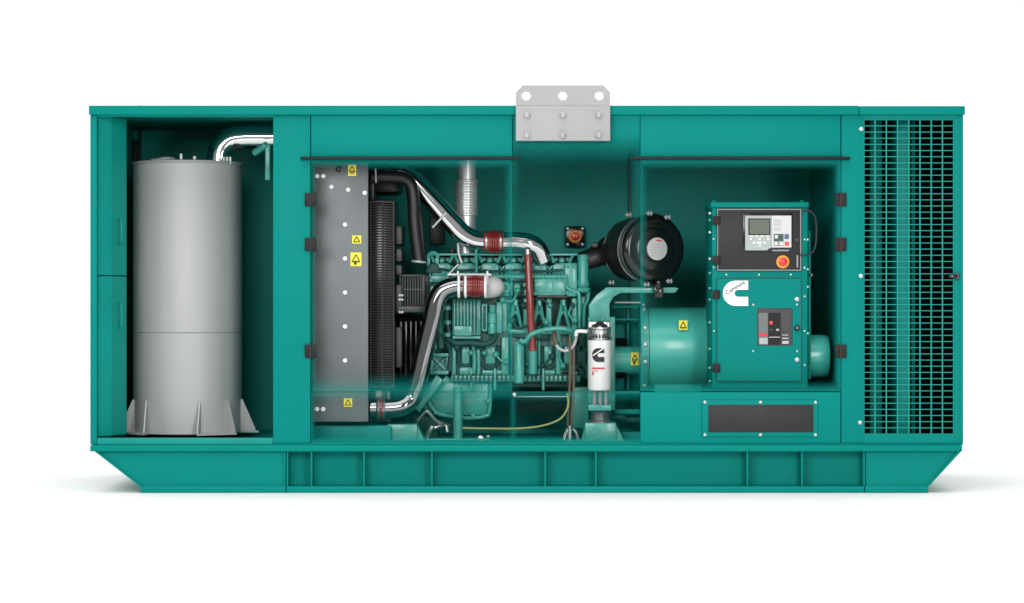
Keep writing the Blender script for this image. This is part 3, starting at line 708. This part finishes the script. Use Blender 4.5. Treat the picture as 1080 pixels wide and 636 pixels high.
m = MB(); m.lathe(at(400, 431, cy_ - .02), (1, 0, 0), [(0, rr * 1.06), (5 * sc(cy_), rr * 1.06)], 28); m.build('red_band', RED, cp)

# ------------------------------------------------------------------ black coolant hose
hz = .48
ch = thing('coolant_hose', 'thick black rubber hose bending down from the radiator top tank', 'hose', tuple(at(437, 270, hz)))
m = MB(); m.tube([at(392, 186.5, hz), at(412, 186.5, hz), at(425, 188, hz), at(433, 195, hz), at(436, 210, hz), at(437, 235, hz), at(440, 262, hz), at(442, 276, hz)], 6.7 * sc(hz), 20, 8); m.build('hose', RUBBER, ch)
m = MB(); m.torus(at(441.6, 276, hz), (.1, 0, 1), 6.8 * sc(hz), .007, 24, 8); m.build('clamp', BOLT, ch)
m = MB(); m.tube([at(434, 198, hz + .1), at(442, 220, hz + .1), at(445.5, 250, hz + .1), at(447, 275, hz + .1)], .011, 10); m.build('thin_hose', RUBBER, ch)

# ------------------------------------------------------------------ flexible exhaust
fy = .80; rr = 9.6 * sc(fy)
fx = thing('flexible_exhaust', 'upright chrome exhaust pipe with ribbed bellows above the engine', 'pipe', tuple(at(492, 250, fy)))
m = MB(); m.lathe(at(492, 268, fy), (0, 0, 1), [(0, rr), ((268 - 130) * sc(fy), rr)], 32); m.build('pipe', BRIGHT, fx)
m = MB(); prof = []
n = 14; z0 = (268 - 228) * sc(fy); L = (228 - 189) * sc(fy)
for k in range(n): prof += [(z0 + L * k / n, rr * 1.04), (z0 + L * (k + .3) / n, rr * 1.26), (z0 + L * (k + .6) / n, rr * 1.26), (z0 + L * (k + .9) / n, rr * 1.04)]
m.lathe(at(492, 268, fy), (0, 0, 1), prof, 32); m.build('bellows', BRIGHT, fx)

# ------------------------------------------------------------------ air cleaner
th = math.radians(26)
ax = Vector((math.sin(th), -math.cos(th), 0))
af = at(691.5, 262.5, .42); Ra = 35.6 * sc(.42)
ac = thing('air_cleaner', 'round black air cleaner drum with a pale disc on its end cover', 'air cleaner', tuple(af - ax * .15 - Vector((0, 0, Ra))))
m = MB()
m.lathe(af, ax, [(-.36, Ra * .55), (-.34, Ra * .80), (-.30, Ra * .93), (-.20, Ra * .975), (-.06, Ra * .985), (-.055, Ra * 1.0)], 64); m.build('drum', DRUM, ac)
m = MB()
m.lathe(af, ax, [(-.055, Ra * 1.035), (-.03, Ra * 1.035), (-.012, Ra * 1.0), (0, Ra * .93), (.004, Ra * .80), (.002, Ra * .66), (.010, Ra * .60), (.010, Ra * .36), (.014, Ra * .34)], 64); m.build('end_cover', BLACK, ac)
m = MB(); m.lathe(af, ax, [(.0145, Ra * .335), (.020, Ra * .335), (.021, Ra * .32)], 40); dl = m.build('disc_label', PLGREY, ac)
u = Vector((math.cos(th), math.sin(th), 0)); v = Vector((0, 0, 1))
def on_disc(a, b, e=.0225): return af + ax * e + u * a + v * b
m = MB()
for k in range(5):
    hw = .045 if k in (0, 4) else .056
    for s_ in range(4):
        x0 = -hw + s_ * hw * .5 + .004
        m.ring_loft([[on_disc(x0, .025 - k * .016, .0215), on_disc(x0 + hw * .4, .025 - k * .016, .0215), on_disc(x0 + hw * .4, .0215 - k * .016, .0215), on_disc(x0, .0215 - k * .016, .0215)],
                     [on_disc(x0, .025 - k * .016), on_disc(x0 + hw * .4, .025 - k * .016), on_disc(x0 + hw * .4, .0215 - k * .016), on_disc(x0, .0215 - k * .016)]])
m.build('print_lines', DISCINK, dl)
m = MB(); m.ring_loft([[on_disc(-.012, .054, .0215), on_disc(.022, .052, .0215), on_disc(.034, .043, .0215), on_disc(-.004, .045, .0215)], [on_disc(-.012, .054), on_disc(.022, .052), on_disc(.034, .043), on_disc(-.004, .045)]]); m.build('red_mark', REDINK, dl)
for d_, k_r, t_r, mt in ((-.045, 1.035, .007, CHAR), (-.105, .985, .0035, SILV), (-.315, .90, .0035, SILV)):  # thin silver bands paint in highlights on the drum side
    m = MB(); m.torus(af + ax * d_, ax, Ra * k_r, t_r, 64, 8); m.build('clamp_and_glint_band', mt, ac)
for (px, py, y_) in ((663, 226.5, .5), (685, 225, .42), (704, 229, .4), (645, 298, .55), (682, 300, .42), (706, 296.5, .42)):
    m = MB(); m.p(px - 3.5, px + 3.5, py - 1, py + 1, y_, y_ + .03, .003); m.p(px - 2, px - .5, py - 2.4, py + 2.4, y_ - .005, y_ + .03, .002); m.p(px + 1.2, px + 2.6, py - 2.4, py + 2.4, y_ - .005, y_ + .03, .002); m.build('clamp_latch', GREY, ac)
m = MB(); m.tube([at(645, 262, .72), at(634, 268, .66), at(625, 272, .62), at(612, 276, .62)], [14.5 * sc(.65), 13 * sc(.65), 11.5 * sc(.65), 10.5 * sc(.65), 10 * sc(.65)], 22, 6); m.build('outlet_duct', RUBBER, ac)
m = MB(); m.p(624, 631, 255.5, 261, .55, .62, .01); m.build('duct_clamp', CHAR, ac)
m = MB(); m.p(689.5, 700, 301, 314, .40, .5, .012); m.lathe(at(694.5, 302, .40), (0, 0, 1), [(-.02, .012), (0, .022), (.03, .018)], 14); m.build('drain_valve', BLACK, ac)
# arm carrying it
bk = MB()
bk.pp([(622, 345), (621, 322), (629, 311), (640, 303), (712, 303), (716, 304), (712, 309), (655, 309), (647, 313), (643, 320), (643, 345)], .46, .62, .004)
bk = bk.build('support_arm', ENG, ac)
m = MB(); m.p(648, 676, 318, 320, .56, .6, .003); m.build('arm_stay', GREY, bk)

# ------------------------------------------------------------------ fuel filter
qy = .36
ff = thing('fuel_filter', 'white screw-on fuel filter with black emblem hanging from a silver head', 'filter', tuple(at(632, 412, qy)))
rf_ = 12.2 * sc(qy); cxf = at(632.2, 0, qy).x
m = MB(); z0 = Z(412.5, qy - rf_); H = Z(359, qy - rf_) - z0
m.lathe((cxf, qy, z0), (0, 0, 1), [(0, rf_ * .6), (.004, rf_ * .9), (.016, rf_), (H - .02, rf_), (H - .012, rf_ * 1.03), (H, rf_ * 1.03)], 40); cn = m.build('canister', FILT, ff)
def wrap(mesh_obj):
    for v_ in mesh_obj.data.vertices:
        dx = v_.co.x - cxf; e = qy - v_.co.y
        a = dx / rf_; v_.co.x = cxf + (rf_ + e) * math.sin(a); v_.co.y = qy - (rf_ + e) * math.cos(a)
        
def subdiv_prism(poly, e0, e1):
    m_ = MB(); m_.prism(poly, qy - e1, qy - e0); bmesh.ops.triangulate(m_.bm, faces=m_.bm.faces[:])
    bmesh.ops.subdivide_edges(m_.bm, edges=[e for e in m_.bm.edges if e.calc_length() > .02], cuts=2, use_grid_fill=False)
    bmesh.ops.triangulate(m_.bm, faces=m_.bm.faces[:]); return m_
s_ = sc(qy - rf_); zpy = lambda py: HZ + (318 - py) * s_
ox = X(624.3, qy - rf_)
lg = subdiv_prism(c_logo(ox, zpy(381.8), 13.0 * s_, 14.6 * s_), .001, .003).build('emblem', INK, cn); 
lg2 = subdiv_prism([(ox + .8 * s_, zpy(374.6)), (ox + 12.4 * s_, zpy(366.6)), (ox + 12.9 * s_, zpy(367.6)), (ox + 1.2 * s_, zpy(375.8))], .0032, .0042).build('emblem_script', FILT, cn)
l3 = subdiv_prism([(ox - .2 * s_, zpy(389.3)), (ox + 13.3 * s_, zpy(389.3)), (ox + 13.3 * s_, zpy(387.6)), (ox - .2 * s_, zpy(387.6))], .001, .003).build('red_line', REDINK, cn)
l4 = subdiv_prism([(ox, zpy(391.6)), (ox + 6.4 * s_, zpy(391.6)), (ox + 6.4 * s_, zpy(390.9)), (ox, zpy(390.9))], .001, .003).build('small_print', REDINK, cn)
l5 = subdiv_prism([(ox, zpy(395.6)), (ox + 1.7 * s_, zpy(395.6)), (ox + 1.7 * s_, zpy(392.6)), (ox, zpy(392.6))], .001, .003).build('red_mark', REDINK, cn)
for o in (lg, lg2, l3, l4, l5): wrap(o)
m = MB(); m.lathe((cxf, qy, Z(358, qy)), (0, 0, 1), [(-.01, rf_ * .95), (0, rf_ * 1.08), (.012, rf_ * 1.08), (.016, rf_ * .98), (.055, rf_ * .98), (.06, rf_ * 1.05), (.07, rf_ * 1.05), (.075, rf_ * .8), (.09, rf_ * .7)], 36)
hd = m.build('filter_head', SILV, ff)
m = MB()
for k in range(7): m.p(621.5 + 3.4 * k, 623.2 + 3.4 * k, 352.5, 357, qy - rf_ * 1.02 - .006, qy - rf_ * .8, .002)
m.build('head_ribs', BLACK, hd)
m = MB(); m.p(620.5, 643.5, 339, 351.5, qy - .02, qy + .1, .008); m.build('head_block', SILV, hd)
m = MB(); m.lathe(at(632.6, 345.2, qy - .02), (0, -1, 0), [(0, .035), (.03, .035), (.036, .03), (.036, .018)], 24); m.build('primer_knob', BLACK, hd)
m = MB(); m.lathe(at(632.6, 346.5, qy - .058), (0, -1, 0), [(0, .015), (.01, .014), (.014, .006)], 16); m.build('primer_cap', SILV, hd)
for px in (622, 628, 636, 643): MB().bolt(px, 337.5, qy + .02, .008, .02).build('bolt', ENG, hd)
m = MB(); m.p(620, 649, 334, 433, qy + .12, qy + .2, .008); m.p(620.4, 645, 427, 433.5, qy - .06, qy + .12, .006); m.build('holder', ENG, ff)
m = MB()
for px in (627, 633, 639): m.cyl(at(px, 412, qy), at(px, 428, qy), .012, seg=12)
m.build('sensor_pins', GREY, ff)
mt_ = MB(); mt_.lathe(at(633, 446, qy), (0, 0, 1), [(0, .068), (.012, .068), (.02, .056), (.06, .056), (.068, .06)], 28); mt_.build('rubber_mount', MOUNT, ff)

# ------------------------------------------------------------------ alternator
ay = .75; rA = .245
al = thing('alternator', 'teal generator drum lying sideways between the engine and control cabinet', 'alternator', tuple(at(715, 466, ay)))
zc = Z(367, ay); 
m = MB(); x0 = X(683, .5); 
m.lathe((x0, ay, zc), (1, 0, 0), [(0, rA * .98), (.006, rA), (.45, rA), (.46, rA * .98), (.95, rA * .98)], 64); dr = m.build('drum', ALT, al)
m = MB(); m.lathe((X(675.5, .5), ay, zc), (1, 0, 0), [(0, rA * .9), (.006, rA * 1.06), (.05, rA * 1.06), (.056, rA)], 64); m.build('flange', ENG, al)
for a_ in (-1.0, -.3, .1, .5, 1.1, 1.4): 
    MB().lathe((X(677, .5) + .02, ay - rA * 1.06 * math.cos(a_), zc + rA * 1.06 * math.sin(a_)), (0, -math.cos(a_), math.sin(a_)), [(0, .012), (.01, .012), (.013, .007)], 10).build('bolt', BOLT, al)
m = MB(); m.lathe((X(747, .5), ay, zc), (1, 0, 0), [(0, rA), (.004, rA * 1.05), (.04, rA * 1.05), (.045, rA)], 64); m.build('end_ring', ENG, al)
# small housing towards the engine
m = MB(); m.lathe((X(642, .6), ay, Z(380, ay)), (1, 0, 0), [(0, .085), (.2, .085)], 40); m.build('shaft_housing', ALT, al)
m = MB(); m.p(645, 674, 341, 414, .86, .95, .01); m.p(645, 675, 412.6, 415, .55, .8, .003); m.p(648, 675, 432, 437, .6, .8, .004); m.p(645, 675, 322, 325, .7, .9, .004); m.p(645, 676, 336, 338, .7, .9, .004); m.p(661, 664, 322, 412, .8, .86, .004); m.build('adapter_frame', TEALI, al)
m = MB(); m.p(648, 662, 357, 364, .7, .86, .015); m.p(648, 661, 391, 399, .7, .86, .015); m.build('adapter_slot', MATBLK, al)  # solid black blocks painting in the shade of the slots
m = MB(); m.p(650, 676, 440, 446, .62, .7, .01); m.p(646, 660, 438, 444, .5, .56, .01); m.build('cable_clamps', ENGD, al)
sticker(669.5, 378.5, 8, 13.5, ay - .087, al, 'hand')
sticker(720.5, 343, 9, 10, ay - rA * .93 - .01, al)
m = MB(); xr = X(848, .5)
m.lathe((xr, .40, Z(375.5, .4)), (1, 0, 0), [(0, .125), (.09, .125), (.115, .122), (.125, .115), (.13, .1), (.132, .06)], 44); m.build('end_bell', ALT, al)
m = MB(); m.p(690, 740, 405, 466, .6, .9, .01); m.build('foot', TEALI, al)

# ------------------------------------------------------------------ control cabinet
ky = .17
cc = thing('control_cabinet', 'teal control cabinet with dark operator panel and white emblem on its door', 'control cabinet', tuple(at(801, 409, ky + .2)))
m = MB(); m.p(751, 852, 214, 409, ky, ky + .42, .006); m.build('body', TEAL, cc)
m = MB(); m.p(749.6, 853.4, 213, 218.8, ky - .02, ky + .44, .006); tp = m.build('top_cover', TEAL, cc)
for px in (753, 845.5): MB().cyl(at(px, 213.4, ky), at(px, 211.6, ky), .012, seg=10).build('bolt', TEAL, tp)
m = MB()
for px, py in ((752.6, 229), (752.6, 252), (752.8, 282), (752.8, 349), (848, 222), (848.4, 252.6), (851.6, 252.6), (848.4, 282.4), (851.8, 284), (848.6, 312.6), (852, 302.5), (848.6, 349), (852, 351.6), (848.6, 385)): 
    MB().bolt(px, py, ky, .0042, .006).build('bolt', BOLT, cc)
# left side fittings
for py in (225, 232, 245, 273, 288, 304, 316, 340, 368, 388, 402):
    MB().p(747.4, 750.4, py - 1.3, py + 1.3, ky + .02, ky + .06, .003).build('side_clip', SILV if py % 2 else ENG, cc)
m = MB(); m.p(755.6, 846, 219.6, 286.6, ky - .004, ky - .0005, 0); m.build('door_gap', ENGD, cc)
up = MB(); up.p(757, 844.6, 220.6, 285.4, ky - .016, ky - .0045, .004); up = up.build('operator_panel', DARK, cc)
f = ky - .016
m = MB()
for (a, b, c, d) in ((756.6, 845, 220.4, 221.4), (756.6, 845, 284.4, 285.4), (844, 845, 221.4, 284.4), (756.6, 757.4, 221.4, 284.4)): m.p(a, b, c, d, f - .002, f + .002, 0)
m.build('panel_edge', GREY, up)
m = MB(); m.p(783.6, 836, 224.4, 265.4, f - .008, f - .0005, .004); m.build('bezel', BLACK, up)
MB().pp([(786, 227.4), (813.4, 227.4), (813.4, 261.4), (811, 262), (809, 264), (786, 264)], f - .012, f - .0085).build('keypad', PLATE, up)
MB().p(813.8, 834.6, 227.4, 261, f - .012, f - .0085, 0).build('keypad', PLATE2, up)
MB().p(789.2, 812.6, 230.4, 248, f - .0135, f - .0125, 0).build('screen_frame', DARK, up)
MB().p(790.6, 811.4, 231.6, 246.8, f - .015, f - .0138, 0).build('display_screen', LCD, up)
def key(a, b, c, d, mt): MB().p(a, b, c, d, f - .016, f - .0122, .0015).build('key', mt, up)
for k in range(4): key(790.6 + 5.6 * k, 794.6 + 5.6 * k, 247.9 + .4, 249.6, WHITE)
for a, b in ((791, 793), (800, 802.4), (809, 811.4)): key(a, b, 250.8, 253, WHITE)
for a, b in ((794, 796.4), (798, 803.6), (805.4, 807.4)): key(a, b, 254.8, 257, WHITE)
key(800.4, 802.6, 258.2, 260, WHITE)
MB().p(816, 826.4, 246.8, 254.6, f - .0135, f - .0122, 0).build('key_field', DGRN, up)
MB().p(816, 826.4, 255.2, 259.4, f - .0135, f - .0122, 0).build('key_field', GREY, up)
key(817.2, 820.4, 248, 251.4, WHITE); key(817, 820, 255.6, 258.4, WHITE); key(822.6, 826, 255.6, 258.4, WHITE); key(827.4, 832, 247, 252, BLUE); key(827.8, 832.2, 255, 259, BTN)
m = MB()
for py in (232.2, 234.8, 237, 240.2, 242.4): m.p(816.4, 824, py, py + .55, f - .0132, f - .0122, 0)
m.build('print_lines', GREY, up)
m = MB(); m.p(814.6, 832, 263.4, 265.0, f - .0105, f - .0082, 0); m.build('name_strip', GREY, up)
ez = at(825.6, 276.2, f)
MB().lathe(ez, (0, -1, 0), [(0, .038), (.006, .038), (.012, .03), (.012, .02)], 28).build('stop_ring', ORANGE, up)
MB().lathe(ez + Vector((0, -.008, 0)), (0, -1, 0), [(0, .02), (.012, .025), (.022, .023), (.027, .012)], 28).build('stop_button', BTN, up)
MB().lathe(at(840.6, 253, f), (0, -1, 0), [(0, .013), (.006, .012), (.008, .006)], 16).build('lock', CHAR, up)
m = MB()
for k in range(6): m.p(840.2, 841.8, 269.4 + 2.2 * k, 270.8 + 2.2 * k, f - .001, f - .0002, 0)
m.build('side_print', PLGREY, up)
for px in (766, 800.4, 834): MB().bolt(px, 289.6, ky, .0045, .006).build('bolt', BOLT, cc)
m = MB(); m.p(755.6, 845.6, 293, 402.6, ky - .004, ky - .0005, 0); m.build('door_gap', ENGD, cc)
ld = MB()
a, b, c, d = 756.6, 844.8, 294, 401.8
wx0, wx1, wy0, wy1 = 798.4, 836, 325, 364.6
ld.p(a, b, c, wy0, ky - .014, ky - .0045, 0); ld.p(a, b, wy1, d, ky - .014, ky - .0045, 0); ld.p(a, wx0, wy0, wy1, ky - .014, ky - .0045, 0); ld.p(wx1, b, wy0, wy1, ky - .014, ky - .0045, 0)
bmesh.ops.remove_doubles(ld.bm, verts=ld.bm.verts[:], dist=.0002)
ld = ld.build('lower_door', TEAL, cc)
m = MB(); m.p(wx0, wx1, wy0, wy1, ky - .0042, ky - .002, 0); m.build('breaker_recess', CHAR, ld)
g = ky - .0045
m = MB(); m.p(800, 810, 330, 363.4, g - .004, g, 0); m.build('breaker_label', BRKGREY, ld)
m = MB(); m.p(810.6, 823, 330, 363.4, g - .005, g, 0); m.build('breaker_body', HINGE, ld)
m = MB(); m.p(824, 833.6, 327, 363.4, g - .004, g, 0); m.build('breaker_body', CHAR, ld)
m = MB(); m.p(800.2, 809.6, 351.6, 354.6, g - .006, g - .004, 0); m.build('warning_strip', REDINK, ld)
m = MB(); m.p(801, 809.6, 356.4, 363, g - .006, g - .004, 0); m.build('rating_plate', PLATE, ld)
m = MB(); m.p(811.6, 815, 338.6, 342.4, g - .008, g - .005, .002); m.build('breaker_button', BTN, ld)
m = MB(); m.p(811.8, 814.4, 346.8, 349, g - .008, g - .005, .001); m.build('breaker_button', DGRN, ld)
m = MB(); m.p(818.6, 821.6, 346.8, 349, g - .008, g - .005, .001); m.build('breaker_button', PLATE, ld)
m = MB(); m.p(811, 822.6, 355.2, 356.0, g - .007, g - .005, 0); m.p(825, 831.4, 353, 353.8, g - .007, g - .004, 0); m.p(825, 831.4, 356.2, 357.4, g - .007, g - .004, 0); m.p(825, 831.8, 359.6, 362.6, g - .007, g - .004, 0); m.build('print_lines', PLGREY, ld)
f2 = ky - .014
k_ = sc(f2)
em = MB(); em.prism(c_logo(X(762.4, f2), Z(322.6, f2), 26.6 * k_, 26.6 * k_), f2 - .003, f2 - .0004); em = em.build('emblem', WHITE, ld)
text('emblem_script', 'Cummins', 6.0 * k_, at(775.4, 303.4, f2 - .0042), -math.radians(31), INK, ld, .0003)
for px, py in ((794.4, 321.4), (840.4, 321.2), (794.2, 370.4), (840.6, 370.4)): MB().bolt(px, py, f2, .0045, .006).build('bolt', BOLT, ld)
for py in (315.6, 379.4): MB().lathe(at(840.6, py, f2), (0, -1, 0), [(0, .014), (.006, .013), (.008, .006)], 16).build('lock', SILV, ld)
MB().lathe(at(840.4, 345.8, f2), (0, -1, 0), [(0, .016), (.016, .016), (.022, .01)], 18).build('knob', BLACK, ld)
for py in (232.5, 274.6, 310.6, 388): 
    h = MB(); h.p(751.6, 759.6, py - 4.5, py + 4.5, ky - .026, ky - .0145, .003); h = h.build('hinge', HINGE, cc)
    MB().cyl(at(755.4, py + 4.3, ky - .027), at(755.4, py - 4.3, ky - .027), .005, seg=8).build('hinge_pin', HPIN, h)
m = MB(); m.tube([at(846, 222.5, ky - .02), at(853, 222, ky - .02), at(859.5, 228, ky - .01), at(861, 240, ky), at(860.6, 256, ky), at(857, 266, ky - .01), at(848, 269, ky - .022), at(842, 268.4, ky - .022)], .0055, 10); m.build('door_cable', CHAR, cc)
m = MB(); m.p(852.6, 859, 288, 292.4, ky + .1, ky + .16, .004); m.build('side_latch', BLACK, cc)
m = MB(); m.p(852.4, 855.4, 243, 400, ky + .1, ky + .3, .004); m.build('side_flange', TEALI, cc)

# ------------------------------------------------------------------ light
w = bpy.data.worlds.new('World'); C.world = w; w.use_nodes = True
nt = w.node_tree; bg = nt.nodes['Background']
tc = nt.nodes.new('ShaderNodeTexCoord'); sp = nt.nodes.new('ShaderNodeSeparateXYZ')
nt.links.new(tc.outputs['Generated'], sp.inputs[0])
r = nt.nodes.new('ShaderNodeMapRange'); r.interpolation_type = 'SMOOTHSTEP'
r.inputs['From Min'].default_value = -.35; r.inputs['From Max'].default_value = .45
r.inputs['To Min'].default_value = .36; r.inputs['To Max'].default_value = 1.15
nt.links.new(sp.outputs['Y'], r.inputs['Value'])
nt.links.new(r.outputs['Result'], bg.inputs['Strength'])
bg.inputs['Color'].default_value = (1, 1, 1, 1)

def area(name, loc, target, sx, sy, power):
    l = bpy.data.lights.new(name, 'AREA'); l.shape = 'RECTANGLE'; l.size = sx; l.size_y = sy; l.energy = power
    o = bpy.data.objects.new(name, l); col.objects.link(o); o.location = loc
    o.rotation_euler = (Vector(target) - Vector(loc)).to_track_quat('-Z', 'Y').to_euler(); return o
area('key_softbox', (-2.4, -7.6, 3.35), (0, .4, 1.0), 3.6, 2.4, 300)
area('side_strip', (3.1, -8.6, 2.4), (0, .5, 1.0), 1.1, 3.4, 235)
sl = bpy.data.lights.new('overhead_fill', 'SUN'); sl.energy = 2.1; sl.angle = math.radians(70); sl.color = (1, .99, .98)  # added overhead fill that lifts the studio floor to white
so = bpy.data.objects.new('overhead_fill', sl); col.objects.link(so); so.rotation_euler = (math.radians(16), math.radians(-4), 0)

cam = bpy.data.cameras.new('Camera'); co = bpy.data.objects.new('Camera', cam); col.objects.link(co)
co.location = (0, -D, HZ); co.rotation_euler = (PI / 2, 0, 0)
cam.sensor_width = 36; cam.lens = 36 * D / (1080 / K); cam.clip_end = 500; cam.clip_start = .1
C.camera = co
C.view_settings.view_transform = 'Standard'; C.view_settings.look = 'None'; C.view_settings.exposure = 0
C.render.engine = 'CYCLES'
C.cycles.max_bounces = 10; C.cycles.transparent_max_bounces = 16
C.cycles.use_denoising = True
